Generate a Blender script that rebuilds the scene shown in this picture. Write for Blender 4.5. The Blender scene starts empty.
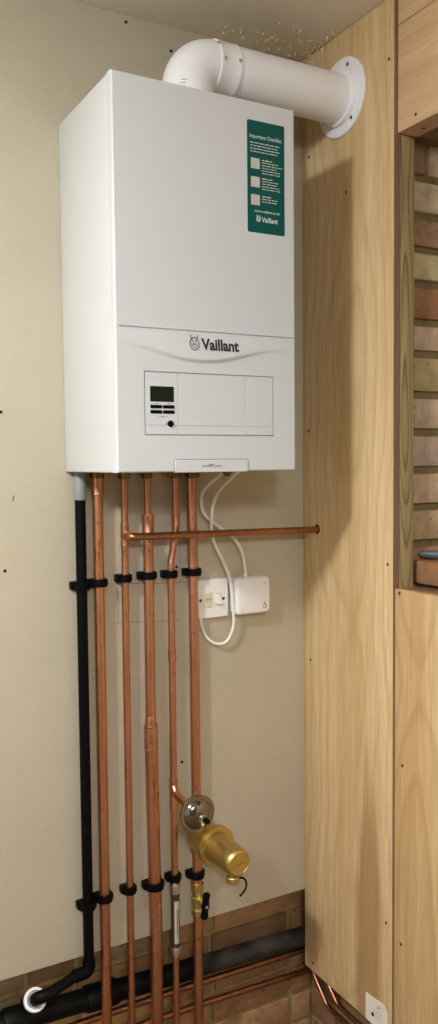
import bpy, bmesh, math, random
from mathutils import Vector, Matrix
random.seed(7)
ZO = 1.50                       # floor to underside of the boiler
SC = bpy.context.scene
COL = SC.collection
PI = math.pi

# ------------------------------------------------------------------ mesh builder
class MB:
    def __init__(s): s.bm = bmesh.new(); s.lay = None
    def box(s, x0, x1, y0, y1, z0, z1, bev=0.0, seg=2):
        r = bmesh.ops.create_cube(s.bm, size=1.0)
        vs = r['verts']
        for v in vs:
            v.co = Vector((x0+(v.co.x+.5)*(x1-x0), y0+(v.co.y+.5)*(y1-y0), z0+(v.co.z+.5)*(z1-z0)))
        if bev > 0:
            es = list({e for v in vs for e in v.link_edges})
            bmesh.ops.bevel(s.bm, geom=es, offset=bev, segments=seg, profile=.5, affect='EDGES', clamp_overlap=True)
        return s
    def rings(s, rings, cap=True):
        vr = [[s.bm.verts.new(p) for p in ring] for ring in rings]
        n = len(vr[0])
        for a, b in zip(vr[:-1], vr[1:]):
            for i in range(n):
                j = (i+1) % n
                try: s.bm.faces.new((a[i], a[j], b[j], b[i]))
                except ValueError: pass
        if cap:
            s.bm.faces.new(list(reversed(vr[0]))); s.bm.faces.new(vr[-1])
        return s
    def tube(s, pts, r, n=16, cap=True):
        pts = [Vector(p) for p in pts]
        rs = r if isinstance(r, (list, tuple)) else [r]*len(pts)
        t0 = (pts[1]-pts[0]).normalized()
        up = Vector((0, 0, 1)) if abs(t0.z) < .9 else Vector((0, -1, 0))
        nrm = (up - t0*up.dot(t0)).normalized()
        out = []
        for i, p in enumerate(pts):
            if i == 0: t = pts[1]-pts[0]
            elif i == len(pts)-1: t = pts[-1]-pts[-2]
            else: t = (pts[i+1]-p).normalized() + (p-pts[i-1]).normalized()
            t.normalize()
            nrm = (nrm - t*nrm.dot(t)).normalized()
            b = t.cross(nrm)
            out.append([p + (nrm*math.cos(2*PI*k/n) + b*math.sin(2*PI*k/n))*rs[i] for k in range(n)])
        return s.rings(out, cap)
    def lathe(s, prof, origin, axis, n=28):
        """prof: list of (distance along axis, radius)"""
        o = Vector(origin); a = Vector(axis).normalized()
        u = a.orthogonal().normalized(); w = a.cross(u)
        out = [[o + a*d + (u*math.cos(2*PI*k/n) + w*math.sin(2*PI*k/n))*max(r, 1e-5) for k in range(n)] for d, r in prof]
        return s.rings(out, True)
    def prism(s, loop, axis, d0, d1):
        """loop: list of Vector on the plane; swept d0..d1 along axis"""
        a = Vector(axis)
        return s.rings([[Vector(p)+a*d0 for p in loop], [Vector(p)+a*d1 for p in loop]], True)

MATS = {}
def link(o): COL.objects.link(o); return o
def build(name, mb, mat, parent=None, base=None, smooth=38):
    """link a mesh object; vertices are written relative to the thing's base"""
    bm = mb.bm
    b = Vector(base) if base is not None else (Vector(parent['_b']) if parent is not None else Vector((0, 0, 0)))
    bmesh.ops.recalc_face_normals(bm, faces=bm.faces)
    bmesh.ops.translate(bm, verts=bm.verts, vec=-b)
    me = bpy.data.meshes.new(name); bm.to_mesh(me); bm.free()
    for p in me.polygons: p.use_smooth = True
    me.set_sharp_from_angle(angle=math.radians(smooth))
    for m in (mat if isinstance(mat, (list, tuple)) else [mat]): me.materials.append(m)
    o = link(bpy.data.objects.new(name, me))
    if parent is not None: o.parent = parent
    else: o.location = b + Vector((0, 0, ZO))
    o['_b'] = [b.x, b.y, b.z]
    return o
def thing(name, label, cat, base, group=None):
    o = link(bpy.data.objects.new(name, None)); o.empty_display_size = .05
    o.location = Vector(base) + Vector((0, 0, ZO)); o['_b'] = list(base)
    return tag(o, label, cat, group)
def tag(o, label, cat, group=None):
    o['label'] = label; o['category'] = cat
    if group: o['group'] = group
    return o
def struct(o): o['kind'] = 'structure'; return o

# ------------------------------------------------------------------ materials
def s2l(c):
    return tuple(((x/255)/12.92 if x/255 <= .04045 else (((x/255)+.055)/1.055)**2.4) for x in c)
class NT:
    def __init__(s, name):
        s.m = bpy.data.materials.new(name); s.m.use_nodes = True
        s.t = s.m.node_tree; s.b = s.t.nodes['Principled BSDF']
    def n(s, typ, **k):
        nd = s.t.nodes.new(typ)
        for a, v in k.items():
            if a in nd.inputs: nd.inputs[a].default_value = v
            else: setattr(nd, a, v)
        return nd
    def l(s, a, b): s.t.links.new(a, b)
    def coord(s, scale=(1, 1, 1), which='Object'):
        tc = s.n('ShaderNodeTexCoord'); mp = s.n('ShaderNodeMapping'); mp.inputs['Scale'].default_value = scale
        s.l(tc.outputs[which], mp.inputs['Vector']); return mp.outputs['Vector']
    def noise(s, vec, scale=5, detail=4, rough=.55, dist=0):
        nd = s.n('ShaderNodeTexNoise'); nd.inputs['Scale'].default_value = scale; nd.inputs['Detail'].default_value = detail
        nd.inputs['Roughness'].default_value = rough; nd.inputs['Distortion'].default_value = dist
        s.l(vec, nd.inputs['Vector']); return nd.outputs['Fac']
    def ramp(s, fac, stops):
        nd = s.n('ShaderNodeValToRGB'); e = nd.color_ramp.elements
        while len(e) < len(stops): e.new(.5)
        for el, (p, c) in zip(e, stops): el.position = p; el.color = (*c, 1) if len(c) == 3 else c
        s.l(fac, nd.inputs['Fac']); return nd.outputs['Color']
    def mix(s, fac, a, b, mode='MIX'):
        nd = s.n('ShaderNodeMix', data_type='RGBA', blend_type=mode)
        if isinstance(fac, (int, float)): nd.inputs[0].default_value = fac
        else: s.l(fac, nd.inputs[0])
        for i, v in ((6, a), (7, b)):
            if isinstance(v, tuple): nd.inputs[i].default_value = (*v, 1)
            else: s.l(v, nd.inputs[i])
        return nd.outputs[2]
    def math(s, op, a, b=0.0):
        nd = s.n('ShaderNodeMath', operation=op)
        for i, v in ((0, a), (1, b)):
            if isinstance(v, (int, float)): nd.inputs[i].default_value = v
            else: s.l(v, nd.inputs[i])
        return nd.outputs[0]
    def base(s, c):
        if isinstance(c, tuple): s.b.inputs['Base Color'].default_value = (*c, 1)
        else: s.l(c, s.b.inputs['Base Color'])
    def set(s, rough=.5, metal=0, **k):
        s.b.inputs['Roughness'].default_value = rough; s.b.inputs['Metallic'].default_value = metal
        for a, v in k.items(): s.b.inputs[a].default_value = v
    def bump(s, h, strength=.2, dist=.001):
        nd = s.n('ShaderNodeBump'); nd.inputs['Strength'].default_value = strength; nd.inputs['Distance'].default_value = dist
        s.l(h, nd.inputs['Height']); s.l(nd.outputs[0], s.b.inputs['Normal'])

def plain(name, rgb, rough=.5, metal=0, var=.06, vs=30, **k):
    t = NT(name); c = s2l(rgb); v = t.coord()
    f = t.noise(v, vs, 3)
    t.base(t.ramp(f, [(.3, tuple(x*(1-var) for x in c)), (.7, tuple(min(1, x*(1+var)) for x in c))]))
    t.set(rough, metal, **k); return t.m

def plaster(name, rgb, spots=True):
    t = NT(name); c = s2l(rgb); v = t.coord()
    a = t.noise(v, 3.2, 5, .6); b = t.noise(v, 140, 2)
    col = t.ramp(a, [(.25, tuple(x*.93 for x in c)), (.75, tuple(x*1.06 for x in c))])
    col = t.mix(.5, col, t.ramp(b, [(.3, (.88,)*3), (.7, (1.0,)*3)]), 'MULTIPLY')
    if spots:
        sp = t.noise(v, 11, 3, .7)
        col = t.mix(t.ramp(sp, [(.66, (0,)*3), (.76, (.28,)*3)]), col, tuple(x*.55 for x in c))
    t.base(col); t.set(.85); t.bump(b, .12, .0006); return t.m

def wood(name, light, mid, dark, axis='z', ring_amt=.2, period=.02, heart=(0, 0, 0), spread=.10, streak=None, seed=0.0, fine_amt=.45, dfreq=1.4, bscale=30):
    """flat-sawn timber: the board cuts growth rings round a wandering heart line, plus fine fibres"""
    t = NT(name)
    ai = 'xyz'.index(axis)
    sc = [1, 1, 1]; sc[ai] = .035
    tc = t.n('ShaderNodeTexCoord')
    def mapped(scale, k):
        mp = t.n('ShaderNodeMapping'); mp.inputs['Scale'].default_value = scale; mp.inputs['Location'].default_value = (seed*k, seed*.7*k, seed*.3*k)
        t.l(tc.outputs['Object'], mp.inputs['Vector']); return mp.outputs['Vector']
    v = mapped(tuple(sc), 1.0)
    s1 = [0.0, 0.0, 0.0]; s1[ai] = 1.0; va = mapped(tuple(s1), 1.7)
    sw = [1, 1, 1]; sw[ai] = .12; vw = mapped(tuple(sw), .6)
    fine = t.noise(v, 260, 4, .65); broad = t.noise(v, bscale, 5, .62, .5); wide = t.noise(vw, 7, 2, .5)
    sep = t.n('ShaderNodeSeparateXYZ'); t.l(tc.outputs['Object'], sep.inputs[0])
    wander = t.noise(va, 1.3, 2, .5); depth = t.noise(va, dfreq, 2, .5)
    sq = None
    offs = [i for i in range(3) if i != ai]
    for n_, i in enumerate(offs):
        d = t.math('SUBTRACT', sep.outputs['XYZ'[i]], heart[i])
        d = t.math('ADD', d, t.math('MULTIPLY', t.math('SUBTRACT', wander, .5), spread*1.5))
        q = t.math('MULTIPLY', d, d); sq = q if sq is None else t.math('ADD', sq, q)
    dd = t.math('MULTIPLY', t.math('SUBTRACT', depth, .22), spread*3.2); sq = t.math('ADD', sq, t.math('MULTIPLY', dd, dd))
    rad = t.math('SQRT', sq); rad = t.math('ADD', rad, t.math('MULTIPLY', t.math('SUBTRACT', wide, .5), period*2.2))
    ph = t.math('MULTIPLY', rad, 1.0/period); fr = t.math('FRACT', ph)
    ring = t.ramp(fr, [(0, (0,)*3), (.55, (.12,)*3), (.86, (1,)*3), (1, (0,)*3)])
    L, Md, Dk = s2l(light), s2l(mid), s2l(dark)
    col = t.ramp(broad, [(.3, Md), (.7, L)])
    col = t.mix(t.math('MULTIPLY', ring, ring_amt), col, Dk)
    col = t.mix(t.math('MULTIPLY', t.ramp(fine, [(.38, (1,)*3), (.60, (0,)*3)]), fine_amt), col, tuple(a_*.5+b_*.5 for a_, b_ in zip(Md, Dk)))
    if streak:
        y0, w, z1, h = streak                                   # a dark heart-wood streak in the veneer itself
        zz = t.math('MULTIPLY', t.math('SUBTRACT', z1, sep.outputs['Z']), 1.0/h); zz = t.math('MINIMUM', t.math('MAXIMUM', zz, 0.0), 1.0)
        wob = t.math('MULTIPLY', t.math('SUBTRACT', t.noise(v, 16, 4, .7), .5), .09)
        dy = t.math('ABSOLUTE', t.math('ADD', t.math('SUBTRACT', sep.outputs['Y'], y0), wob))
        mk = t.math('MULTIPLY', t.math('SUBTRACT', t.math('MULTIPLY', zz, w), dy), 42.0)
        mk = t.math('MINIMUM', t.math('MAXIMUM', mk, 0.0), 1.0)
        mk = t.math('MULTIPLY', mk, t.math('ADD', .22, t.math('MULTIPLY', broad, .75)))
        col = t.mix(mk, col, Dk)
    t.base(col); t.set(.6); t.bump(fine, .1, .0005); return t.m

def copper(name, hi, lo, rough=.3):
    t = NT(name); v = t.coord((1, 1, .22))
    a = t.noise(v, 22, 5, .65, .4); b = t.noise(t.coord(), 70, 3)
    col = t.ramp(a, [(.28, s2l(lo)), (.55, s2l(tuple((x+y)/2 for x, y in zip(hi, lo)))), (.78, s2l(hi))])
    t.base(col); t.set(rough, 1.0)
    t.l(t.ramp(b, [(.3, (rough-.06,)*3), (.7, (rough+.12,)*3)]), t.b.inputs['Roughness'])
    return t.m

def brickmat(name, sat=1.0):
    t = NT(name)
    at = t.n('ShaderNodeAttribute', attribute_name='bcol')
    v = t.coord(); a = t.noise(v, 26, 6, .7); b = t.noise(v, 120, 4, .7); d = t.noise(v, 60, 2)
    col = t.mix(.75, at.outputs['Color'], t.ramp(a, [(.25, (.55, .5, .45)), (.55, (1, 1, 1)), (.8, (1.3, 1.25, 1.15))]), 'MULTIPLY')
    col = t.mix(t.ramp(d, [(.66, (0,)*3), (.72, (.7,)*3)]), col, (.06, .04, .025))
    t.base(col); t.set(.92); t.bump(b, .7, .003); return t.m

M = {}
M['plasterboard'] = plaster('plasterboard_paper', (195, 187, 165))
M['ceiling'] = plaster('ceiling_paper', (240, 232, 216))
M['room'] = plaster('room_paint', (190, 182, 170), False)
M['far_room'] = plaster('far_room_paint', (96, 86, 74), False)
M['floor'] = plaster('concrete_floor', (112, 90, 70))
M['white_steel'] = plain('white_enamel', (207, 211, 213), .36, 0, .008, 3)
M['white_plastic'] = plain('white_plastic', (234, 233, 230), .38, 0, .01, 20)
M['flue_white'] = plain('flue_white', (238, 240, 244), .36, 0, .02, 9)
M['cable_white'] = plain('cable_white', (232, 230, 222), .42, 0, .02, 30)
M['cream_plastic'] = plain('cream_plastic', (214, 206, 184), .42, 0, .02, 30)
M['ply'] = wood('birch_plywood', (236, 212, 168), (196, 163, 110), (144, 104, 58), 'z', .24, .026, (-.09, -.02, 0), .10, (-.078, .055, .70, .42), 0.0, .42, 1.0, 13)
M['ply_low'] = wood('plywood_lower_board', (234, 208, 162), (198, 164, 112), (144, 104, 58), 'z', .3, .020, (-.05, .40, 0), .11, None, 3.1, .42, 1.0, 13)
M['ply_top'] = wood('pink_header_wood', (230, 200, 160), (218, 184, 142), (170, 126, 86), 'y', .25, .026, (0, 0, .08), .10, None, 5.2)
M['ply_edge'] = wood('plywood_edge', (150, 118, 98), (134, 100, 82), (96, 66, 52), 'z', .05, .004, (0, 0, 0), .05, None, 1.7)
M['stud'] = wood('treated_softwood', (184, 164, 116), (166, 144, 98), (96, 72, 36), 'z', .8, .0058, (.002, -.022, 0), .03, None, 8.3, .4, 1.6)
M['sill_wood'] = wood('sill_softwood', (190, 152, 112), (168, 128, 90), (118, 82, 52), 'y', .3, .012, (0, 0, -.05), .05, None, 2.2)
M['copper'] = copper('bright_copper', (216, 166, 136), (186, 130, 100), .32)
M['copper_warm'] = copper('orange_copper', (216, 163, 126), (186, 130, 94), .32)
M['copper_dull'] = copper('dull_copper', (190, 136, 104), (150, 100, 72), .36)
M['brass'] = copper('brass', (206, 188, 124), (194, 172, 104), .36)
M['shaded_brass'] = copper('shaded_brass', (150, 122, 74), (110, 84, 46), .4)  # darker brass copy for fittings under the boiler, shade put into the colour
M['chrome'] = plain('polished_steel', (138, 134, 128), .13, 1.0, .03, 20)
M['steel'] = plain('dull_steel', (205, 200, 190), .36, 1.0, .05, 40)
M['black_plastic'] = plain('black_plastic', (6, 6, 7), .5, 0, .15, 40, **{'Specular IOR Level': .10})
M['clip_black'] = plain('matt_black_plastic', (6, 6, 7), .5, 0, .15, 40, **{'Specular IOR Level': .10})
M['soil_grey'] = plain('old_grey_pipe', (48, 45, 40), .7, 0, .5, 22, **{'Specular IOR Level': .2})
M['soil_black'] = plain('black_soil_pipe', (8, 8, 8), .5, 0, .2, 18, **{'Specular IOR Level': .14})
M['grey_plastic'] = plain('grey_plastic', (134, 138, 140), .45, 0, .03, 20)
M['dark_hole'] = plain('dark_hole', (14, 12, 10), .8)
M['pencil'] = plain('pencil_line', (120, 112, 96), .8)
M['screw'] = plain('screw_steel', (96, 72, 46), .45, .7, .1, 90)
M['text_dark'] = plain('dark_print', (40, 38, 42), .5)
M['text_grey'] = plain('grey_print', (110, 110, 112), .5)
M['text_white'] = plain('white_print', (214, 226, 220), .5)
M['green'] = plain('green_label', (3, 82, 76), .5, 0, .04, 10, **{'Specular IOR Level': .25})
M['pale_print'] = plain('pale_print', (196, 196, 186), .5)
M['lcd'] = plain('dark_display', (24, 28, 16), .35, **{'Specular IOR Level': .2})
M['tag'] = plain('paper_tag', (222, 216, 204), .7, 0, .03, 30)
M['tube_label'] = plain('grey_paper', (168, 163, 150), .5, 0, .04, 60)
M['brick'] = brickmat('stock_brick')
M['foam'] = plain('pale_flakes', (226, 206, 160), .8, 0, .1, 60)
M['grey_tube'] = plain('grey_tube', (80, 88, 100), .4, 0, .05, 30)
M['clear'] = plain('smoky_tube', (74, 66, 56), .15, .5, .1, 40)

# ------------------------------------------------------------------ common shapes
def arc_path(pts, rad, n=8):
    """polyline with rounded corners"""
    P = [Vector(p) for p in pts]; out = [P[0]]
    for i in range(1, len(P)-1):
        a = (P[i-1]-P[i]); b = (P[i+1]-P[i]); la, lb = a.length, b.length; a.normalize(); b.normalize()
        ang = a.angle(b)
        d = min(rad/math.tan(ang/2), la*.49, lb*.49); rr = d*math.tan(ang/2)
        s = P[i]+a*d; e = P[i]+b*d; c = P[i] + (a+b).normalized()*(rr/math.sin(ang/2))
        va, vb = s-c, e-c
        th = va.angle(vb); ax = va.cross(vb).normalized()
        for k in range(n+1): out.append(c + Matrix.Rotation(th*k/n, 3, ax) @ va)
    out.append(P[-1]); return out
def spline(pts, n=8):
    P = [Vector(p) for p in pts]; P = [P[0]*2-P[1]] + P + [P[-1]*2-P[-2]]; out = []
    for i in range(1, len(P)-2):
        p0, p1, p2, p3 = P[i-1:i+3]
        for k in range(n):
            t = k/n
            out.append(.5*((2*p1) + (p2-p0)*t + (2*p0-5*p1+4*p2-p3)*t*t + (3*p1-p0-3*p2+p3)*t**3))
    out.append(P[-2]); return out
def rrect(x0, x1, z0, z1, r, y, n=5):
    out = []
    for cx, cz, a0 in ((x1-r, z1-r, 0), (x0+r, z1-r, 90), (x0+r, z0+r, 180), (x1-r, z0+r, 270)):
        for k in range(n+1):
            a = math.radians(a0 + 90*k/n); out.append(Vector((cx+r*math.cos(a), y, cz+r*math.sin(a))))
    return out
def plate(x0, x1, z0, z1, y_back, y_front, r=.003, ch=.001):
    """rounded rectangular plate facing -y, with a small chamfered front rim"""
    m = MB()
    m.rings([rrect(x0, x1, z0, z1, r, y_back), rrect(x0, x1, z0, z1, r, y_front+ch), rrect(x0+ch, x1-ch, z0+ch, z1-ch, max(r-ch, .0004), y_front)])
    return m
def text_into(m, s, x0, x1, z0, z1, yfun, bold=0.0, thick=.0003):
    """outline lettering fitted to a box on a surface y = yfun(x, z)"""
    cu = bpy.data.curves.new('t', 'FONT'); cu.body = s; cu.size = 1.0; cu.offset = bold; cu.resolution_u = 3
    ob = bpy.data.objects.new('t', cu); COL.objects.link(ob)
    dg = bpy.context.evaluated_depsgraph_get(); me = bpy.data.meshes.new_from_object(ob.evaluated_get(dg))
    bpy.data.objects.remove(ob); bpy.data.curves.remove(cu)
    xs = [v.co.x for v in me.vertices]; ys = [v.co.y for v in me.vertices]
    ax, bx, ay, by = min(xs), max(xs), min(ys), max(ys)
    vs = []
    for v in me.vertices:
        x = x0+(v.co.x-ax)/(bx-ax)*(x1-x0); z = z0+(v.co.y-ay)/(by-ay)*(z1-z0)
        vs.append(m.bm.verts.new((x, yfun(x, z)-thick, z)))
    for p in me.polygons:
        try: m.bm.faces.new([vs[i] for i in p.vertices])
        except ValueError: pass
    bpy.data.meshes.remove(me); return m
def quad(m, x0, x1, z0, z1, yfun, t=.0003):
    v = [m.bm.verts.new((x, yfun(x, z)-t, z)) for x, z in ((x0, z0), (x1, z0), (x1, z1), (x0, z1))]
    m.bm.faces.new(v); return m
def stroke(m, pts, w, yfun, t=.0003):
    """flat ribbon of width w through 2-D points on a surface"""
    n = len(pts); L = []
    for i, (x, z) in enumerate(pts):
        a = pts[max(i-1, 0)]; b = pts[min(i+1, n-1)]
        dx, dz = b[0]-a[0], b[1]-a[1]; l = math.hypot(dx, dz) or 1
        ox, oz = -dz/l*w/2, dx/l*w/2
        L.append([m.bm.verts.new((x+q*ox, yfun(x+q*ox, z+q*oz)-t, z+q*oz)) for q in (-1, 1)])
    for a, b in zip(L[:-1], L[1:]):
        m.bm.faces.new((a[0], b[0], b[1], a[1]))
    return m

O1 = -.019          # centre line of the clipped pipes
XC = .5948          # plywood face
ZC = .952           # ceiling
ZB = -1.040         # lower edge of the plasterboard
FL = -ZO            # floor

# ------------------------------------------------------------------ room shell
def brick_mesh(name, items, mortar, mortar_col, parent=None):
    m = MB(); cols = [None]; lay = m.bm.faces.layers.int.new('cid')
    def paint(c):
        cols.append(c)
        for f in m.bm.faces:
            if f[lay] == 0: f[lay] = len(cols)-1
    for x0, x1, y0, y1, z0, z1, c in items:
        m.box(x0, x1, y0, y1, z0, z1, .004, 2); paint(c)
    for b in mortar:
        m.box(*b); paint(mortar_col)
    o = build(name, m, M['brick'], parent)
    ids = [d.value for d in o.data.attributes['cid'].data]
    at = o.data.attributes.new('bcol', 'FLOAT_COLOR', 'FACE')
    for i, k in enumerate(ids): at.data[i].color = (*cols[max(k, 1)], 1)
    return o
R = random.Random(3)
# lower brickwork seen under the plasterboard
its = []; z = FL+.0025; row = 0
while z < -.86:
    x = -1.0 - (.11 if row % 2 else 0)
    k = 0
    while x < .655:
        L = .215 if (k+row) % 2 == 0 else .105
        c = R.choice([(.24, .12, .045), (.30, .16, .06), (.17, .09, .04), (.34, .18, .08), (.26, .12, .05), (.40, .22, .08), (.22, .15, .07)])
        its.append((x, min(x+L, .655), .062+R.uniform(-.002, .002), .12, z+.002, z+.067, c)); x += L+.011; k += 1
    z += .0765; row += 1
struct(brick_mesh('wall_back', its, [(-2.9, 1.3, .069, .2, FL, ZC)], (.27, .185, .07)))
struct(build('wall_back_board', MB().box(-2.9, XC+.003, 0, .0125, ZB, ZC, .0012), M['plasterboard']))
wb = bpy.data.objects['wall_back_board']
m = MB()
for x, z in ((-.1303, .1209), (-.1301, -.1967), (.1516, .9371), (.2553, .9009), (.2607, -.6589), (.253, -.2149), (-.60, .40), (-.62, -.30), (-1.0, .12)):
    m.lathe([(0, .0035), (.0006, .0033)], (x, 0, z), (0, -1, 0), 12)
build('screw_hole', m, M['dark_hole'], wb)
m = MB(); yf = lambda x, z: 0.0
stroke(m, [(.1, -.2405), (.2, -.2475), (.31, -.2525)], .0012, yf); stroke(m, [(.1, -.3256), (.18, -.330), (.262, -.3347)], .0012, yf)
stroke(m, [(.112, -.243), (.1125, -.327)], .0012, yf); stroke(m, [(.2615, -.16), (.261, -.25)], .001, yf)
stroke(m, [(-.1085, -.046), (-.1095, -.051), (-.1105, -.057)], .0028, yf); build('pencil_mark', m, M['pencil'], wb)

ceil = struct(build('ceiling', MB().box(-2.9, 1.3, -4.3, .2, ZC, ZC+.06), M['ceiling']))
struct(build('floor', MB().box(-2.9, 1.3, -4.3, .2, FL-.06, FL), M['floor']))
struct(build('wall_left', MB().box(-2.96, -2.9, -4.3, .2, FL, ZC), M['room']))
struct(build('wall_front', MB().box(-2.9, 1.3, -4.36, -4.3, FL, ZC), M['far_room']))
m = MB().box(.62, .72, -4.3, -1.35, FL, ZC); m.box(1.2, 1.3, -1.35, -.30, FL, ZC)
struct(build('wall_right_segment', m, M['room']))

# brick jamb in the opening on the right
zm = [.95, .885, .81, .735, .70, .6145, .534, .464, .397, .31, .2425, .158, .078, -.004, -.084, -.163, -.235, -.31]
zm = [.93, .85, .77, .692, .612, .534, .463, .392, .311, .244, .157, .077, -.004, -.084, -.163, -.238]
while zm[-1] > FL+.09: zm.append(zm[-1]-.0775)
zm.append(FL)
cl = {3: (.36, .20, .11), 4: (.62, .48, .29), 5: (.43, .24, .15), 6: (.60, .47, .27), 7: (.36, .19, .10), 8: (.58, .45, .29),
      9: (.56, .43, .22), 10: (.58, .43, .30), 11: (.57, .42, .29), 12: (.55, .41, .27), 13: (.52, .39, .22), 14: (.42, .22, .12)}
its = []
for i in range(len(zm)-1):
    c = cl.get(i, (.40, .26, .14)); zt, zb_ = zm[i]-.008, zm[i+1]+.008
    j = R.uniform(-.003, .003)
    if i % 2: cuts = [.662, .818, .93, 1.06]
    else: cuts = [.662, .862, .967, 1.06]
    if i == 3: cuts = [.662, .716, .93, 1.06]
    for a, b in zip(cuts[:-1], cuts[1:]):
        its.append((a, b-.01, -.302+j, -.20, zb_, zt, tuple(q*R.uniform(.92, 1.08) for q in c) if a < .7 else R.choice(list(cl.values()))))
zz = FL+.0025
while zz < -1.0:
    for k in range(3): its.append((.6585, .672, -.284+.116*k+(.03 if int((zz-FL)/.0765+.5) % 2 else 0), -.284+.116*(k+1)-.010+(.03 if int((zz-FL)/.0765+.5) % 2 else 0), zz+.002, zz+.067, R.choice([(.20, .105, .045), (.25, .14, .06), (.16, .08, .04)])))
    zz += .0765
struct(brick_mesh('wall_right', its, [(.664, 1.2, -.290, .066, FL, ZC)], (.27, .205, .085)))
its = []

# ------------------------------------------------------------------ timber boxing
def screw(mb, pos, axis, r=.0036):
    mb.lathe([(-.002, r), (.0004, r), (.0008, r*.7), (.0002, r*.35)], pos, axis, 12)
t = thing('plywood_panel', 'tall pale plywood panel beside the boiler that the white flue passes through', 'panel', (XC, -.165, -1.2325))
build('board', MB().box(XC, XC+.0165, -.3265, -.0006, -1.2325, ZC-.001, .0008), M['ply'], t)
build('raw_edge', MB().box(XC+.0004, XC+.0163, -.3271, -.3265, -1.232, ZC-.0014), M['ply_edge'], t)
for y, z in ((-.0288, .7235), (-.3108, .8309), (-.1686, .6054), (-.3098, -.2009), (-.3071, -.9793), (-.0347, -1.2117), (-.0231, .0889), (-.028, -.46)):
    m = MB(); screw(m, (XC, y, z), (-1, 0, 0)); build('screw', m, M['screw'], t)
m = MB(); m.lathe([(0, .0115), (.0004, .011)], (XC, -.0565, -.1430), (-1, 0, 0), 20)
build('pipe_hole', m, M['dark_hole'], t)

t = thing('plywood_panel', 'lower plywood board under the brick opening at the right', 'panel', (.61, -.8, FL))
build('board', MB().box(.600, .618, -1.30, -.3276, FL, -.2500, .0012), M['ply_low'], t)
for y, z in ((-.3415, -.2585), (-.349, -1.007), (-.352, -.62)):
    m = MB(); screw(m, (.600, y, z), (-1, 0, 0)); build('screw', m, M['screw'], t)
o = build('timber_sill', MB().box(.6185, .699, -1.30, -.3035, -.300, -.2506, .003), M['sill_wood'], None, (.66, -.8, -.300))
tag(o, 'rough timber sill behind the top edge of the lower plywood board', 'timber')
# keep clear of the stud
bm = bmesh.new(); bm.from_mesh(o.data)
for v in bm.verts:
    if v.co.y + -.8 > -.31 : v.co.y = -.3300 + .8
    if v.co.x > .03 : v.co.x += .004*math.sin(v.co.y*30)
bm.to_mesh(o.data); bm.free()
o = build('timber_stud', MB().box(.6125, .6505, -.3265, -.289, FL, ZC-.002, .0015), M['stud'], None, (.63, -.31, FL))
tag(o, 'upright greenish softwood stud with strong grain beside the brick', 'timber')
t = thing('timber_header', 'square timber header spanning above the brick opening, top right', 'timber', (.62, -.8, .680))
build('beam', MB().box(.6035, .655, -1.30, -.3276, .6800, .8915, .0015), M['ply_top'], t)
for y, z in ((-.381, .6985),):
    m = MB(); screw(m, (.6035, y, z), (-1, 0, 0), .0034); build('screw', m, M['screw'], t)
m = MB(); screw(m, (.633, -.372, .680), (0, 0, -1), .004); build('screw', m, M['screw'], t)
o = build('timber_board', MB().box(.6035, .640, -1.30, -.3276, .8925, ZC-.001, .0012), M['ply_top'], None, (.62, -.8, .8925))
tag(o, 'narrow timber board between the square header and the ceiling', 'timber')
# grey tube poking out over the sill
t = thing('grey_pipe', 'short grey plastic pipe end lying in the brick opening', 'pipe', (.69, -.33, -.196))
m = MB(); d0 = Vector((.682, -.312, -.1835)); d1 = Vector((.80, -.50, -.1825))
ax = d1-d0
m.lathe([(0, .003), (.002, .0055), (.006, .0072), (.02, .0085), (ax.length, .0125)], d0, ax, 20); build('tube', m, M['grey_tube'], t)
m = MB(); m.lathe([(-.003, .0016), (-.002, .003), (.002, .0034)], d0, ax, 14); build('tip', m, M['grey_plastic'], t)
its = [(.665, .80, -.42, -.306, -.245, -.1965, (.30, .15, .07))]
o = brick_mesh('brick_ledge', its, [], (0, 0, 0)); tag(o, 'single reddish brick jutting out under the grey pipe end', 'brick')
for v in o.data.vertices: v.co -= Vector((.73, -.36, -.245))
o.location = (.73, -.36, -.245+ZO)

# ------------------------------------------------------------------ boiler
BW, BD, BH = .3822, .2823, .70
boiler = thing('boiler', 'tall white wall-hung combi boiler with a green sticker and control panel', 'boiler', (BW/2, -BD/2, 0))
m = MB().box(0, BW, -.2590, -.0006, 0, BH, .0028, 3)
build('casing', m, M['white_steel'], boiler)
def sst(a): a = max(0, min(1, a)); return a*a*(3-2*a)
def lipz(x):
    u = max(-1, min(1, (x-.172)/.185)); return .2365-.0285*(math.cos(u*PI/2)**2)
GRO = [(.0097, .2600, BW-.002, .2600, .0022, .003),                                   # long seam
       (.0555, .0680, .3292, .0680, .0026, .004), (.0555, .1820, .3292, .1820, .0022, .004),
       (.0555, .0680, .0555, .1820, .0024, .004), (.3292, .0680, .3292, .1820, .0020, .004),
       (.1215, .0690, .1215, .1810, .0011, .0016), (.2655, .0690, .2655, .1810, .0011, .0014), (.0560, .0857, .3288, .0857, .0010, .0012)]
def front_y(x, z, groove=True):
    b = 0.0
    u = max(-1, min(1, (x-.178)/.19)); A = .0048*(math.cos(u*PI/2)**1.2 if abs(u) < 1 else 0)
    zl = lipz(x)
    if z < .2588 and A > 0:
        if z >= zl: b = A*sst((.2588-z)/max(.2588-zl, 1e-4))**.8
        else: b = A*(1-sst((zl-z)/.0075))
    e = min(x, BW-x, BH-z, z)                                                         # rolled rim of the cover
    rim = 0
    if e < .0035: q = 1-e/.0035; rim = .0035*(1-math.sqrt(max(0, 1-q*q)))
    y = -BD - b + rim
    if groove:
        for x0, z0, x1, z1, w, d in GRO:
            dx = max(x0-x, 0, x-x1); dz = max(z0-z, 0, z-z1)
            if math.hypot(dx, dz) <= w/2: y += d
    return y
xs = set(); zs = set()
for i in range(0, 49): xs.add(round(BW*i/48, 5))
for i in range(0, 36): zs.add(round(BH*i/35, 5))
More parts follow.
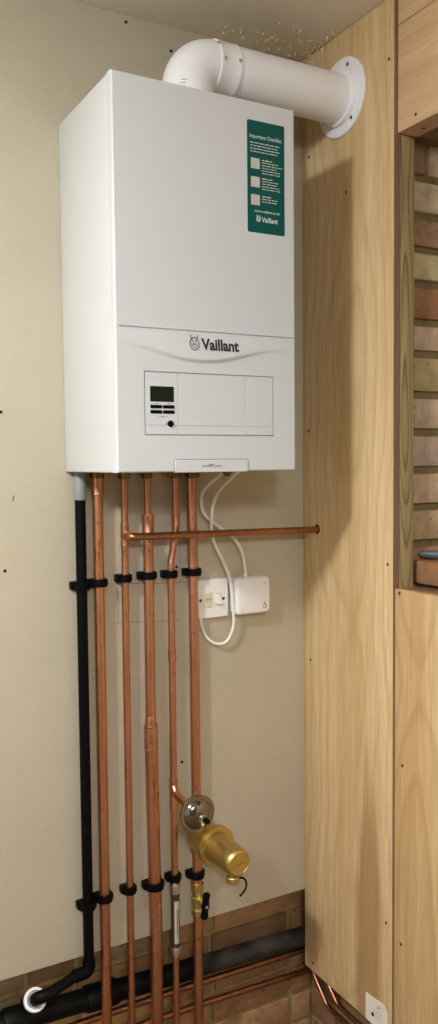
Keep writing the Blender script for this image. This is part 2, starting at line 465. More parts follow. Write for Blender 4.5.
for e in (.0004, .001, .0019, .0030, .0040): xs |= {e, BW-e}; zs |= {e, BH-e}
for i in range(0, 40): zs.add(round(.198+.064*i/39, 5))
for x0, z0, x1, z1, w, d in GRO:
    for v_ in (x0, x1):
        for s_ in (-1, 1): xs |= {round(v_+s_*(w/2-.0001), 5), round(v_+s_*(w/2+.0002), 5)}
    for v_ in (z0, z1):
        for s_ in (-1, 1): zs |= {round(v_+s_*(w/2-.0001), 5), round(v_+s_*(w/2+.0002), 5)}
xs = sorted(x for x in xs if 0 <= x <= BW); zs = sorted(z for z in zs if 0 <= z <= BH)
m = MB()
G = [[m.bm.verts.new((x, front_y(x, z), z)) for x in xs] for z in zs]
for a in range(len(zs)-1):
    for b in range(len(xs)-1): m.bm.faces.new((G[a][b], G[a][b+1], G[a+1][b+1], G[a+1][b]))
rimv = [G[0][b] for b in range(len(xs))] + [G[a][-1] for a in range(1, len(zs))] + [G[-1][b] for b in range(len(xs)-2, -1, -1)] + [G[a][0] for a in range(len(zs)-2, 0, -1)]
back = [m.bm.verts.new((v.co.x, -.2606, v.co.z)) for v in rimv]
for i in range(len(rimv)):
    j = (i+1) % len(rimv); m.bm.faces.new((rimv[j], rimv[i], back[i], back[j]))
m.bm.faces.new(back)
fc = build('front_cover', m, M['white_steel'], boiler, smooth=30)
FY = lambda x, z: front_y(x, z, False)-.0002
m = MB(); text_into(m, 'Vaillant', .1705, .2510, .2255, .2478, FY, .034); build('brand_lettering', m, M['text_dark'], boiler)
def emblem(cx, cz, w, h, yf, lw):
    """egg-shaped ring with two ears and a small face inside"""
    m = MB()
    ring = [(cx+w/2*math.cos(a)*(1-.10*math.sin(a)), cz+h/2*math.sin(a)) for a in [2*PI*k/28 for k in range(29)]]
    stroke(m, ring, lw, yf)
    for s_ in (-1, 1):
        stroke(m, [(cx+s_*w*.30, cz+h*.42), (cx+s_*w*.42, cz+h*.62), (cx+s_*w*.40, cz+h*.72)], lw*.9, yf)
        stroke(m, [(cx+s_*w*.08, cz+h*.10), (cx+s_*w*.22, cz+h*.30), (cx+s_*w*.36, cz+h*.36)], lw*.9, yf)
        stroke(m, [(cx+s_*w*.30, cz+h*.02), (cx+s_*w*.22, cz-h*.22), (cx+s_*w*.04, cz-h*.34)], lw*.8, yf)
    stroke(m, [(cx-w*.10, cz+h*.02), (cx, cz-h*.10), (cx+w*.10, cz+h*.02)], lw*1.4, yf)
    return m
build('emblem', emblem(.1563, .2365, .0185, .0235, FY, .0018), M['text_dark'], boiler)
# control strip
yP = -BD
m = plate(.0660, .1137, .1282, .1562, yP+.001, yP-.0006, .0012, .0004); build('display', m, M['lcd'], boiler)
for k, (x, z) in enumerate(((.0662, .1162), (.0912, .1162), (.0662, .1068), (.0912, .1068))):
    m = plate(x, x+.0232, z, z+.0062, yP+.001, yP-.0014, .0016, .0006); build('button', m, M['black_plastic'], boiler)
m = MB(); m.lathe([(-.001, .0062), (.0018, .0060), (.0026, .0050), (.0026, .0001)], (.1062, yP, .0885), (0, -1, 0), 20); build('round_button', m, M['black_plastic'], boiler)
m = MB(); yq = lambda x, z: yP
for x, z, w in ((.076, .1245, .006), (.100, .1245, .008), (.0895, .1010, .003), (.0975, .0895, .003)): quad(m, x, x+w, z, z+.001, yq)
stroke(m, [(.079, .1030), (.083, .1015), (.099, .1015), (.103, .1030)], .0006, yq)
stroke(m, [(.091, .1015), (.091, .0985)], .0010, yq); stroke(m, [(.0975, .0915), (.0992, .0885), (.0975, .0865)], .0009, yq)
build('icon_print', m, M['text_grey'], boiler)
bp = build('badge_plate', plate(.1132, .2695, -.0012, .0220, yP+.004, yP-.0030, .0025, .0010), M['white_steel'], boiler)
yb = lambda x, z: yP-.0030
m = MB(); stroke(m, [(.1126, .0005), (.1126, .0215), (.1140, .0231), (.2688, .0231), (.2702, .0215), (.2702, .0005)], .0012, yq); build('badge_outline', m, M['text_grey'], boiler)
m = MB(); text_into(m, 'eco', .1700, .1830, .0085, .0118, yb, .0); text_into(m, 'FIT', .1838, .1960, .0082, .0140, yb, .02); text_into(m, 'pure', .1970, .2110, .0068, .0115, yb, .0)
build('model_lettering', m, M['text_dark'], bp)
# green sticker
SX0, SX1, SZ0, SZ1 = .2743, .3582, .4555, .6645
st = build('checklist_sticker', plate(SX0, SX1, SZ0, SZ1, yP+.0005, yP-.0006, .0035, .0002), M['green'], boiler)
ys = lambda x, z: yP-.0006
sx = lambda u: SX0+(SX1-SX0)*u
sz = lambda v: SZ1-(SZ1-SZ0)*v
m = MB(); text_into(m, 'Important Checklist', sx(.07), sx(.92), sz(.168), sz(.122), ys, .012); build('heading', m, M['text_white'], st)
m = MB(); RT = random.Random(5)
def dashes(u0, u1, v, h):
    u = u0
    while u < u1-.03:
        w = RT.uniform(.04, .13); e = min(u+w, u1); quad(m, sx(u), sx(e), sz(v+h), sz(v), ys); u = e+.022
for k, e in enumerate((.88, .80, .86, .80)): dashes(.08, e, .195+.026*k, .0075)
for b0, n in ((.340, 6), (.505, 5), (.665, 3)):
    for k in range(n): dashes(.385, RT.uniform(.80, .94) if k else .66, b0+.0235*k, .0085 if k == 0 else .0065)
build('fine_print', m, M['text_white'], st)
for v in (.335, .500, .660):
    m = MB(); quad(m, sx(.09), sx(.325), sz(v+.094), sz(v), ys); build('pale_square', m, M['pale_print'], st)
m = MB(); text_into(m, 'www.vaillant.co.uk', sx(.18), sx(.87), sz(.815), sz(.792), ys, .012); build('web_address', m, M['text_white'], st)
m = MB(); text_into(m, 'Vaillant', sx(.37), sx(.81), sz(.900), sz(.852), ys, .018); build('sticker_brand_lettering', m, M['text_white'], st)
build('sticker_emblem', emblem(sx(.285), sz(.875), .0085, .0105, ys, .0014), M['text_white'], st)
# connections under the casing
for x, y, r in ((.0585, -.046, .013), (.119, -.046, .011), (.1715, -.046, .011), (.240, -.046, .012), (.282, -.046, .014)):
    m = MB(); m.lathe([(.001, r*.8), (-.006, r*.8), (-.006, r*1.15), (-.017, r*1.15), (-.017, r*.95), (-.020, r*.9)], (x+.0036, O1, .003), (0, 0, 1), 12)
    build('pipe_connector', m, M['shaded_brass'], boiler)
for x, y in ((.085, -.12), (.15, -.17), (.205, -.10), (.30, -.15)):
    m = MB(); m.lathe([(.001, .010), (-.007, .010), (-.008, .006), (-.012, .006)], (x, y, 0), (0, 0, 1), 14)
    build('valve_fitting', m, M['shaded_brass'], boiler)

# ------------------------------------------------------------------ flue
FX, FYc, FZ, FR = .2165, -.152, .807, .0508
flue = thing('flue_pipe', 'fat white flue pipe bending from the boiler top into the plywood panel', 'flue', (FX, FYc, BH))
pth = [(FX, FYc, BH+.0004), (FX, FYc, FZ-.0545)] + [(FX+.0535-.0535*math.cos(a), FYc, FZ-.0535+.0535*math.sin(a)) for a in [PI/2*k/14 for k in range(1, 15)]]
m = MB(); m.tube(pth, FR+.0008, 40); build('elbow', m, M['flue_white'], flue)
m = MB(); m.lathe([(0, .064), (.006, .064), (.010, .060), (.016, .0565), (.016, .052)], (FX, FYc, BH+.0003), (0, 0, 1), 40); build('base_collar', m, M['flue_white'], flue)
m = MB(); m.lathe([(-.004, FR), (-.004, FR+.0030), (0, FR+.0036), (.003, FR+.0022), (.038, FR+.0022), (.041, FR+.0030), (.044, FR+.0022), (.045, FR)], (FX+.0535, FYc, FZ), (1, 0, 0), 40)
build('joint_collar', m, M['flue_white'], flue)
m = MB(); m.lathe([(0, FR), (XC-.0005-FX-.096, FR)], (FX+.096, FYc, FZ), (1, 0, 0), 40); build('straight_pipe', m, M['flue_white'], flue)
m = MB(); m.lathe([(0, .0825), (.0035, .0825), (.005, .081), (.005, .0615), (.013, .0600), (.0145, .0585), (.0145, .0530)], (XC-.0003, FYc-.003, FZ+.003), (-1, 0, 0), 56)
build('wall_flange', m, M['flue_white'], flue)
for a in (113, 235, 15):
    a = math.radians(a)
    m = MB(); screw(m, (XC-.0053, FYc-.003+.0668*math.cos(a), FZ+.003+.0668*math.sin(a)), (-1, 0, 0), .0042); build('flange_screw', m, M['screw'], flue)
for x, a, rr in ((.2735, 180, .0533), (.3068, 178, .0530), (.2650, 143, .0528), (.252, 224, .0520)):
    a = math.radians(a); n = Vector((0, math.cos(a), math.sin(a)))
    m = MB(); m.lathe([(-.004, .0036), (.0014, .0036), (.002, .0022)], Vector((x, FYc, FZ))+n*rr, n, 12); build('collar_screw', m, M['steel'], flue)
m = MB(); yv = lambda x, z: FYc-math.sqrt(max((FR+.0012)**2-(x-FX)**2, 0))
for k in range(5):
    zz = .728+.0062*k
    stroke(m, [(.1745+.002*k, zz), (.184+.002*k, zz+.0006)], .0012, yv, .0004)
build('printed_marks', m, M['text_grey'], flue)

# ------------------------------------------------------------------ pipes
def vpipe(pts, r, n=20): return MB().tube(pts, r, n)
def coupling(x, z0, z1, r, ridge=True, y=O1):
    h = z1-z0; pr = [(0, r*.86), (0, r*1.02), (.002, r*1.04), (.004, r)]
    if ridge:
        k = int((h-.012)/.004)
        for i in range(k): pr += [(.006+i*.004, r), (.0075+i*.004, r*1.035), (.009+i*.004, r)]
    pr += [(h-.004, r), (h-.002, r*1.04), (h, r*1.02), (h, r*.86)]
    return MB().lathe(pr, (x, y, z0), (0, 0, 1), 24)
# black condensate pipe
cond = thing('condensate_pipe', 'black plastic condensate pipe dropping from the boiler left corner', 'pipe', (.0241, O1, -1.15))
BX = .0241
m = MB(); m.tube([(BX, O1, -.050), (BX, O1, -1.045)], .0110, 20); build('down_pipe', m, M['black_plastic'], cond)
m = MB(); m.lathe([(0, .0112), (0, .0120), (.002, .0126), (.036, .0124), (.040, .0108), (.061, .0106)], (BX, O1, -.058), (0, 0, 1), 24); build('grey_socket', m, M['grey_plastic'], cond)
pe = Vector((BX, O1, -1.066)); pl_ = Vector((-.092, -.034, -1.0785))
m = MB(); m.tube(arc_path([(BX, O1, -1.040), pe, (BX-.034, O1-.0015, -1.066)], .014), .0134, 20)
build('elbow', m, M['black_plastic'], cond)
m = MB(); m.tube([(BX-.030, O1-.0015, -1.066), tuple(pl_+Vector((.02, 0, 0)))], .0108, 20); build('side_pipe', m, M['black_plastic'], cond)
dn = Vector((0, .80, -.60))
m = MB(); m.tube(arc_path([tuple(pl_+Vector((.036, 0, 0))), tuple(pl_), tuple(pl_+dn*.032)], .014), .0130, 20); build('end_elbow', m, M['black_plastic'], cond)
wr = thing('pipe_adaptor', 'white ring adaptor where the black pipe enters the drain', 'fitting', tuple(pl_+dn*.044))
m = MB(); m.lathe([(0, .0135), (0, .0225), (.002, .0238), (.010, .0238), (.012, .0226), (.012, .0182), (.006, .0172), (.006, .0135)], pl_+dn*.036, -dn, 36)
build('ring', m, M['white_plastic'], wr)
m = MB(); m.lathe([(.0, .0110), (.0, .0165), (.008, .0160), (.008, .0112)], pl_+dn*.034, -dn, 28); build('grey_seal', m, M['grey_plastic'], wr)

G1 = 'vertical copper pipes under the boiler'
p1 = thing('copper_pipe', 'copper pipe next to the black pipe, leftmost of the five', 'pipe', (.0623, O1, FL), G1)
build('tube', vpipe([(.0623, O1, -.018), (.0623, O1, FL+.0005)], .0110), M['copper_warm'], p1)
m = coupling(.0623, -.050, -.012, .0126, False); build('coupling', m, M['copper'], p1)
p2 = thing('copper_pipe', 'thin copper pipe, second from left, with the sideways branch into the plywood', 'pipe', (.1211, O1, FL), G1)
X2 = .1211
build('tube', vpipe([(.1226, O1, -.018), (.1226, O1, -.10), (X2, O1, -.3), (X2, O1, FL+.0005)], .0076), M['copper_warm'], p2)
m = coupling(.1224, -.160, -.112, .0090, False)
m.tube([(.1224, O1, -.1365), (.1224, -.058, -.1365)], .0090, 18)
build('tee', m, M['copper'], p2)
BY = -.0580
m = MB(); m.tube(arc_path([(.1224, -.050, -.1365), (.1224, BY, -.1367), (.136, BY, -.1370)], .006, 6), .0086, 18); m.tube([(.134, BY, -.1370), (XC-.0006, BY, -.1432)], .0076, 18)
o = build('branch_pipe', m, M['copper_dull'], p2); o['label'] = 'horizontal branch running right into the plywood'
X3 = .1764
p3 = thing('copper_pipe', 'thickest copper pipe, third from left, stepping up in size at a coupling', 'pipe', (X3, O1-.002, FL), G1)
build('upper_tube', vpipe([(X3, O1, -.018), (X3, O1, -.115)], .0076), M['copper'], p3)
m = coupling(X3, -.135, -.093, .0128, False); build('reducer', m, M['copper'], p3)
build('tube', vpipe([(X3, O1, -.125), (X3, O1, -.58)], .0110), M['copper'], p3)
m = coupling(X3, -.608, -.555, .0146); m.lathe([(0, .0120), (.018, .0118), (.020, .0113)], (X3, O1, -.555), (0, 0, 1), 24); build('coupling', m, M['copper'], p3)
build('lower_tube', vpipe([(X3, O1, -.595), (X3+.0045, O1-.002, -1.0), (X3+.005, O1-.002, FL+.0005)], .0142, 24), M['copper'], p3)
X4 = .2298
p4 = thing('copper_pipe', 'bent thin copper pipe, fourth from left, with a clear flow tube low down', 'pipe', (X4, O1, FL), G1)
build('tube', vpipe(arc_path([(.2436, O1, -.018), (.2436, O1, -.125), (X4, O1, -.205), (X4, O1, FL+.0005)], .05, 6), .0076), M['copper'], p4)
m = coupling(.2436, -.122, -.082, .0086, False); m2 = coupling(X4, -.420, -.395, .0088, False)
build('coupling', m, M['copper'], p4); build('coupling', m2, M['copper'], p4)
m = coupling(X4, -.755, -.685, .0088, False); m.tube(arc_path([(X4, O1, -.700), (X4, O1-.012, -.716), (X4, O1-.040, -.721), (X4, -.112, -.721)], .02, 6), .0082, 18); build('tee', m, M['copper'], p4)
m = MB(); m.lathe([(0, .0090), (0, .0098), (.130, .0098), (.130, .0090)], (X4, O1, -1.073), (0, 0, 1), 24); ft = build('flow_tube', m, M['clear'], p4)
m = MB()
lr = lambda x, z: O1-math.sqrt(max(.0101**2-(x-X4)**2, 0))
for i in range(8):
    xa = X4-.0062+.0110*i/8; xb = X4-.0062+.0110*(i+1)/8
    quad(m, xa, xb, -1.060, -.962, lr, .0002)
build('white_label', m, M['tube_label'], ft)
m = MB()
for k in range(14):
    zz = -1.045+.0045*k
    quad(m, X4-.0012, X4+.0018, zz, zz+RT.uniform(.002, .0036), lr, .0005)
build('label_print', m, M['text_dark'], ft)
for z0, z1 in ((-1.092, -1.070), (-.946, -.924)):
    m = MB(); h = z1-z0; m.lathe([(0, .0085), (0, .0118), (.003, .0128), (h-.003, .0128), (h, .0118), (h, .0085)], (X4, O1, z0), (0, 0, 1), 8); build('compression_nut', m, M['steel'], p4, smooth=20)
X5 = .2858
p5 = thing('copper_pipe', 'copper pipe, rightmost of the five, passing behind the silver disc and brass filter', 'pipe', (X5, O1, FL), G1)
build('tube', vpipe([(X5-.003, O1, -.018), (X5-.0015, O1, -.20), (X5, O1, -.5), (X5+.0003, O1, -.7625)], .0110), M['copper'], p5)
build('tube', vpipe([(X5+.0004, O1, -.8665), (X5+.001, O1, FL+.0005)], .0110), M['copper'], p5)
m = MB()
m.lathe([(0, .012), (0, .0150), (.012, .0150), (.014, .0125), (.022, .0125), (.024, .0150), (.040, .0150), (.042, .0125), (.054, .0125), (.056, .0158), (.072, .0158), (.072, .012)], (X5+.0005, O1, -1.010), (0, 0, 1), 8)
m.lathe([(0, .008), (.022, .008), (.022, .0055), (.030, .0055)], (X5+.0005, O1-.006, -.975), (0, -1, 0), 16)
vb = build('valve', m, M['brass'], p5, smooth=20)
m = MB()
yh = O1-.036
loop = []
for u, w_ in ((-.029, .0055), (-.024, .0085), (-.012, .0065), (0, .0085), (.012, .0065), (.024, .0085), (.029, .0055)): loop.append((w_, u))
poly = [Vector((X5+.0005+w_*.95+u*.12, yh, -.975+u)) for w_, u in loop] + [Vector((X5+.0005-w_*.95+u*.12, yh, -.975+u)) for w_, u in reversed(loop)]
m.prism(poly, (0, -1, 0), -.002, .006); m.lathe([(0, .0075), (.009, .0070)], (X5+.0005, yh, -.975), (0, -1, 0), 16)
hd = build('valve_handle', m, M['black_plastic'], vb)
m = MB(); screw(m, (X5+.0005, yh-.009, -.975), (0, -1, 0), .0036); build('screw', m, M['steel'], hd)

# silver disc vessel on the branch of the fourth pipe
dv = thing('pressure_vessel', 'round shiny silver disc vessel with a black-capped nipple', 'vessel', (X4, -.13, -.76))
DC = (X4-.0032, -.138, -.721)
m = MB(); m.lathe([(-.026, .0100), (-.024, .0130), (-.020, .0240), (-.012, .0335), (-.004, .0378), (-.003, .0396), (.002, .0398), (.003, .0362), (.002, .0352), (.002, .0335), (.004, .0322), (.009, .0290), (.0135, .0230), (.0160, .0155), (.0172, .0080), (.0175, .0001)], DC, (0, -1, 0), 56)
m.lathe([(.0008, .0388), (.0022, .0405), (.0036, .0388)], DC, (0, -1, 0), 56); build('shell', m, M['chrome'], dv)
m = MB(); m.lathe([(.020, .0068), (.026, .0064), (.026, .0046), (.036, .0046)], DC, (0, -1, 0), 18); nip = build('nipple', m, M['steel'], dv)
m = MB(); m.lathe([(.034, .0048), (.036, .0054), (.048, .0050), (.049, .0035)], DC, (0, -1, 0), 18); build('cap', m, M['black_plastic'], nip)
# brass filter on the fifth pipe
FA = (X5-.002, -.026, -.8125)
bf = thing('brass_filter', 'brass cylinder filter sticking out from the rightmost copper pipe', 'filter', (X5, -.10, -.87))
m = MB(); m.lathe([(-.050, .0118), (-.050, .0150), (-.046, .0170), (-.030, .0185), (.020, .0185), (.036, .0165), (.040, .0150), (.052, .0150), (.052, .0118)], (X5+.0006, O1, -.816), (0, 0, 1), 24)
m.lathe([(-.012, .018), (-.004, .025), (.010, .0330), (.026, .0360), (.060, .0360), (.078, .0368), (.080, .0368)], FA, (0, -1, 0), 40)
build('body', m, M['brass'], bf)
m = MB(); m.lathe([(.078, .0370), (.079, .0425), (.082, .0436), (.092, .0436), (.095, .0424), (.096, .0345)], FA, (0, -1, 0), 48)
build('flange', m, M['brass'], bf)
m = MB(); m.lathe([(.094, .0338), (.100, .0325), (.170, .0296), (.180, .0288), (.185, .0272), (.1875, .0240), (.1882, .0230), (.1872, .0220), (.1872, .0001)], FA, (0, -1, 0), 44)
bb = build('barrel', m, M['brass'], bf)
m = MB(); ye = lambda x, z: FA[1]-.1872
stroke(m, [(FA[0]-.012, FA[2]-.004), (FA[0]+.013, FA[2]+.001)], .0022, ye); build('engraved_line', m, M['copper_dull'], bb)
m = MB(); cp = Vector((FA[0]-.0035, FA[1]-.166, FA[2]-.0245))
m.lathe([(0, .008), (.008, .008), (.009, .0125), (.011, .0138), (.021, .0138), (.023, .0125), (.023, .001)], cp, (0, 0, -1), 14)
dc = build('drain_cap', m, M['brass'], bf, smooth=20)
m = MB(); m.tube(spline([cp+Vector((.010, -.004, -.014)), cp+Vector((.022, -.007, -.016)), cp+Vector((.0285, -.008, -.028)), cp+Vector((.024, -.010, -.040)), cp+Vector((.010, -.012, -.050))], 6), .0021, 10)
build('strap', m, M['black_plastic'], dc)

# ------------------------------------------------------------------ pipe clips
def clip_mb(x, y, z, r, h=.0160):
    """saddle clip: ring round the pipe on a block that reaches the wall"""
    m = MB(); Ro = r+.0052; n = 40; hw = Ro+.0012; yb_ = -.0004
    inn, outl = [], []
    for k in range(n):
        a = 2*PI*k/n; c, s_ = math.cos(a), math.sin(a)
        inn.append((x+(r+.0003)*c, y+(r+.0003)*s_))
        if s_ <= 0: outl.append((x+Ro*c*1.02, y+Ro*s_))
        else:
            tt = min(hw/abs(c) if abs(c) > 1e-6 else 9, (yb_-y)/s_); outl.append((x+tt*c, y+tt*s_))
    lo, hi = z-h/2, z+h/2
    ring = lambda L, q: [Vector((px, py, q)) for px, py in L]
    m.rings([ring(inn, lo), ring(outl, lo), ring(outl, hi), ring(inn, hi), ring(inn, lo)], False)
    bmesh.ops.remove_doubles(m.bm, verts=m.bm.verts, dist=1e-6)
    m.box(x-hw-.004, x-Ro+.0006, y+r*.15, yb_, lo, hi, .0012)                          # hinge lug
    m.box(x+Ro-.0012, x+Ro+.0026, y-.0035, y+.005, lo+.001, hi-.001, .0008)             # snap tooth
    return m
CG = 'black pipe clips on the wall'
NTH = ('leftmost copper pipe', 'second copper pipe from the left', 'third copper pipe from the left', 'fourth copper pipe from the left', 'rightmost copper pipe')
for row, zc_, word in (('upper', -.230, 'below the boiler'), ('lower', -.914, 'near the floor')):
    for i, (x, y, r) in enumerate(((BX, O1, .0110), (.0623, O1, .0110), (X2, O1, .0076), (X3, O1, .0110), (X4, O1, .0076), (X5, O1, .0110))):
        dz = 0
        if row == 'lower' and i == 3: x, y, r = X3+.0036, O1-.0016, .0142
        if row == 'upper' and i == 4: x = X4
        if row == 'upper': dz = (-.006, -.003, .002, .004, .003, .004)[i]
        else: dz = (-.006, .001, .003, -.001, .003, -.003)[i]
        nm = 'black condensate pipe' if i == 0 else NTH[i-1]
        o = build('pipe_clip', clip_mb(x, y, zc_+dz, r), M['clip_black'], None, (x, 0, zc_+dz))
        tag(o, 'black plastic clip of the %s row, holding the %s' % (row, nm), 'clip', CG)

# ------------------------------------------------------------------ electrics
sk = thing('fused_spur_socket', 'square white fused switch plate on the wall beside the cables', 'socket', (.334, 0, -.292))
build('plate', plate(.2930, .3778, -.3355, -.2475, -.0004, -.0115, .002, .0015), M['white_plastic'], sk)
m = plate(.3155, .3350, -.3110, -.2765, -.010, -.0135, .0012, .0006); o = build('fuse_holder', m, M['cream_plastic'], sk)
m = MB(); yf2 = lambda x, z: -.0135
stroke(m, [(.3165, -.2925), (.334, -.2925)], .0010, yf2); stroke(m, [(.322, -.2985), (.322, -.2865)], .0012, yf2); stroke(m, [(.329, -.2985), (.329, -.2865)], .0012, yf2)
build('slot_marks', m, M['text_grey'], o)
m = MB(); m.box(.3405, .3595, -.0132, -.009, -.3060, -.2795, .0008)
o = build('switch_surround', m, M['cream_plastic'], sk)
m = MB(); lo_ = [Vector((.343, -.0130, -.3040)), Vector((.343, -.0185, -.3035)), Vector((.343, -.0150, -.2930)), Vector((.343, -.0140, -.2815)), Vector((.343, -.0130, -.2815))]
m.prism(lo_, (1, 0, 0), 0, .014); build('rocker', m, M['white_plastic'], o, smooth=25)
for x in (.3065, .3655):
    m = MB(); screw(m, (x, -.0115, -.2935), (0, -1, 0), .0036); build('screw', m, M['screw'], sk)
cb = thing('control_box', 'small square white receiver box with a flame mark on the wall', 'box', (.435, 0, -.29))
m = MB(); m.rings([rrect(.3880, .4785, -.3325, -.2465, .010, -.0005, 7), rrect(.3876, .4790, -.3330, -.2460, .010, -.026, 7), rrect(.3888, .4780, -.3320, -.2470, .010, -.031, 7), rrect(.3920, .4750, -.3290, -.2500, .009, -.0345, 7), rrect(.3955, .4715, -.3255, -.2535, .007, -.0352, 7)])
build('housing', m, M['white_plastic'], cb)
m = MB(); yx = lambda x, z: -.0352
stroke(m, [(.4622+.0042*math.cos(a), -.3165+.0042*math.sin(a)) for a in [2*PI*k/18 for k in range(19)]], .0013, yx)
stroke(m, [(.4622, -.3125), (.4612, -.3085), (.4622, -.3045), (.4634, -.3085), (.4622, -.3125)], .0011, yx); build('flame_mark', m, M['text_dark'], cb)
m = MB(); m.lathe([(0, .0013), (.0004, .0012)], (.4625, -.0352, -.2640), (0, -1, 0), 10); build('indicator', m, M['grey_plastic'], cb)
m = MB(); m.lathe([(0, .0055), (.006, .0050), (.008, .0038)], (.4212, -.016, -.2462), (0, 0, 1), 16); build('cable_gland', m, M['white_plastic'], cb)
A = [(.352, -.050, -.001), (.3370, -.040, -.0160), (.3085, -.034, -.0418), (.3010, -.030, -.066), (.3095, -.028, -.0974), (.345, -.028, -.1266), (.3846, -.026, -.1545), (.4088, -.022, -.188), (.4190, -.018, -.227), (.4212, -.016, -.2395)]
m = MB(); m.tube(spline(A, 8), .0036, 12)
o = build('power_cable', m, M['cable_white'], None, (.42, -.016, -.24)); tag(o, 'white cable running from the boiler down into the receiver box', 'cable')
B_ = [(.384, -.062, -.001), (.3690, -.050, -.016), (.3370, -.046, -.048), (.3235, -.044, -.0776), (.3205, -.042, -.1060), (.3235, -.036, -.1410), (.3345, -.032, -.1680), (.3570, -.028, -.2085), (.3745, -.026, -.2492), (.3836, -.024, -.3135), (.3846, -.022, -.3585), (.3700, -.018, -.3910), (.3445, -.014, -.3955), (.3205, -.010, -.3770), (.3095, -.008, -.3480), (.3090, -.0065, -.3360)]
m = MB(); m.tube(spline(B_, 8), .0036, 12)
o = build('power_cable', m, M['cable_white'], None, (.309, -.0065, -.336)); tag(o, 'white cable looping from the boiler under the fused switch plate', 'cable')

# ------------------------------------------------------------------ pipes along the bottom of the wall
dp = thing('waste_pipe', 'fat dark horizontal waste pipe along the bottom of the brick wall', 'pipe', (.1, .03, -1.18))
zl_ = lambda x: -1.1525 - .036*(x+.1)
m = MB(); m.tube([(-1.2, .028, zl_(-1.2)), (.30, .028, zl_(.30))], .0235, 28); o = build('black_length', m, M['soil_black'], dp)
m = MB(); m.tube([(.302, .028, zl_(.302)), (.652, .028, zl_(.652))], .0225, 28); build('grey_length', m, M['soil_grey'], dp)
for xx, L in ((.03, .075), (-.15, .05)):
    m = MB(); m.tube([(xx, .028, zl_(xx)), (xx+.006, .028, zl_(xx+.006)), (xx+L-.006, .028, zl_(xx+L-.006)), (xx+L, .028, zl_(xx+L))], [.0265, .0285, .0285, .0265], 28); build('socket', m, M['soil_black'], dp)
tj = pl_+dn*.040
m = MB(); m.tube([tuple(tj), tuple(tj+dn*.045)], .0200, 24)
build('branch_socket', m, M['soil_black'], dp)
HG = 'thin copper pipes along the bottom of the wall'
cr = thing('copper_pipe', 'thin horizontal copper pipe directly below the dark waste pipe', 'pipe', (.3, .04, -1.22), HG)
m = MB(); m.tube([(-1.2, .041, -1.214), (.3, .041, -1.2165), (.652, .041, -1.2245)], .0077, 16); build('tube', m, M['copper_dull'], cr)
cr = thing('copper_pipe', 'thin horizontal copper pipe, lower of the two under the dark waste pipe', 'pipe', (.3, .04, -1.28), HG)
m = MB(); m.tube([(-1.2, .0535, -1.269), (.33, .0535, -1.2800), (.652, .0535, -1.2915)], .0077, 16); build('tube', m, M['copper_dull'], cr)
m = MB(); m.tube([(.10, .0535, -1.2784), (.135, .0535, -1.2786)], .0098, 16); build('coupling', m, M['copper'], cr)
UG = 'bright pipes under the plywood panel'
for nm, x, pts in (('bright bent copper pipe under the plywood panel, left of the two', .622, [(.012, -1.20), (.005, -1.262), (-.058, -1.319), (-.35, -1.322), (-1.0, -1.322)]),
                   ('bright bent copper pipe under the plywood panel, nearer the paper label', .628, [(-.030, -1.20), (-.046, -1.2605), (-.092, -1.2985), (-.40, -1.3005), (-1.0, -1.3005)])):
    # kept clear of the lower board by swinging a little behind it
    P3 = [(x, y, z) for y, z in pts[:3]] + [(x+.008, pts[3][0], pts[3][1]), (x+.008, pts[4][0], pts[4][1])]
    t = thing('copper_pipe', nm, 'pipe', (x, -.1, -1.32), UG)
    m = MB(); m.tube(arc_path(P3, .04, 6), .0058, 14); build('tube', m, M['copper_dull'], t)

# ------------------------------------------------------------------ paper label, flakes
pt = thing('paper_label', 'small white paper label fixed low on the plywood panel', 'label', (XC, -.277, -1.2))
m = MB(); YZ = [(-.2393, -1.1705), (-.3000, -1.1655), (-.3130, -1.1780), (-.3145, -1.2318), (-.2393, -1.2318)]
m.prism([Vector((XC, y, z)) for y, z in YZ], (-1, 0, 0), .0002, .0010); build('sheet', m, M['tag'], pt)
m = MB(); m.lathe([(.0010, .0048), (.0014, .0046)], (XC, -.2640, -1.2085), (-1, 0, 0), 14); build('screw', m, M['dark_hole'], pt)
m = MB()
def xq(y0, y1, z0, z1):
    v = [m.bm.verts.new((XC-.0012, y, z)) for y, z in ((y0, z0), (y1, z0), (y1, z1), (y0, z1))]; m.bm.faces.new(v)
for y, z, w, h in ((-.281, -1.182, .010, .0014), (-.283, -1.186, .0015, .008), (-.279, -1.188, .0015, .006), (-.284, -1.190, .008, .0012)): xq(y, y-w if w > .002 else y-w, z, z+h)
for k in range(4): xq(-.262-.004*k, -.296, -1.1965-.0055*k, -1.1957-.0055*k)
build('print', m, M['text_grey'], pt)

m = MB(); RF = random.Random(11)
def flake(p, s):
    vs = [Vector((RF.uniform(-1, 1), RF.uniform(-1, 1), RF.uniform(-1, 1)))*s + Vector(p) for _ in range(5)]
    r = bmesh.ops.convex_hull(m.bm, input=[m.bm.verts.new(v) for v in vs])
for k in range(230):
    q = RF.random()
    x = .588-.30*q**1.6*RF.random()**.4; y = -.003-abs(RF.gauss(0, .062))
    if y < -.30: continue
    flake((x, y, ZC-.0015), RF.uniform(.0012, .0044))
for k in range(30): flake((XC-.002, -.004-abs(RF.gauss(0, .07)), ZC-.002-abs(RF.gauss(0, .006))), RF.uniform(.0015, .004))
bm_ = m.bm; loose = [v for v in bm_.verts if not v.link_faces]; bmesh.ops.delete(bm_, geom=loose, context='VERTS')
o = build('plaster_flakes', m, M['foam'], None, (.5, -.1, ZC)); tag(o, 'pale flakes and dust stuck on the ceiling above the flue', 'flakes'); o['kind'] = 'stuff'

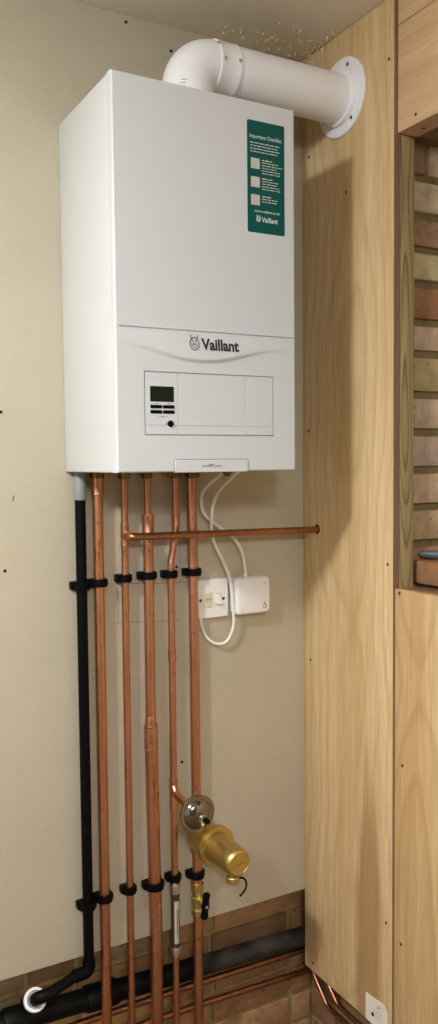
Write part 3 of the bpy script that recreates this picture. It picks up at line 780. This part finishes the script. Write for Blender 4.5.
# ------------------------------------------------------------------ lights
def spill_light(loc, rad, power, col):  # added point light; its spill lifts the ceiling and upper walls
    L = bpy.data.lights.new('added_point_light', 'POINT'); L.energy = power; L.color = col; L.shadow_soft_size = rad
    o = link(bpy.data.objects.new('added_point_light', L)); o.location = Vector(loc)+Vector((0, 0, ZO)); return o
def panel_lamp(loc, sx_, sy_, power, col):
    L = bpy.data.lights.new('key_or_fill_lamp', 'AREA'); L.shape = 'RECTANGLE'; L.size = sx_; L.size_y = sy_; L.energy = power; L.color = col
    o = link(bpy.data.objects.new('key_or_fill_lamp', L)); o.location = Vector(loc)+Vector((0, 0, ZO)); return o
LC = (.965, .985, 1.0)
panel_lamp((-1.32, -1.01, .93), .12, .22, 38, LC)
spill_light((-1.32, -1.01, .87), .05, 34, LC)
panel_lamp((-1.0, -3.1, .93), 1.2, .25, 48, LC)  # added fill lamp behind the camera, lightens the boiler's shadow on the plywood
spill_light((-1.0, -3.1, .80), .10, 46, LC)
w = bpy.data.worlds.new('world'); SC.world = w; w.use_nodes = True
w.node_tree.nodes['Background'].inputs[0].default_value = (1, .95, .88, 1); w.node_tree.nodes['Background'].inputs[1].default_value = .15

# ------------------------------------------------------------------ camera
cam = bpy.data.cameras.new('camera'); co = link(bpy.data.objects.new('camera', cam))
cam.sensor_fit = 'VERTICAL'; cam.sensor_height = 24.0; cam.lens = 854.243*24.0/1024; cam.clip_start = .02
yaw, pit, rol = .50596, .05907, .00956
f = Vector((math.sin(yaw)*math.cos(pit), math.cos(yaw)*math.cos(pit), -math.sin(pit)))
r0 = Vector((math.cos(yaw), -math.sin(yaw), 0)); d0 = f.cross(r0)
rr = math.cos(rol)*r0 + math.sin(rol)*d0; dd = -math.sin(rol)*r0 + math.cos(rol)*d0
co.matrix_world = Matrix(((rr.x, -dd.x, -f.x, -.57986), (rr.y, -dd.y, -f.y, -1.70079), (rr.z, -dd.z, -f.z, .01871+ZO), (0, 0, 0, 1)))
SC.camera = co
for o in bpy.data.objects:
    if '_b' in o: del o['_b']
vs_ = SC.view_settings
SC.display_settings.display_device = 'sRGB'
vs_.view_transform = 'Standard'; vs_.look = 'None'; vs_.gamma = 1.0; vs_.exposure = 0.07; vs_.use_curve_mapping = False
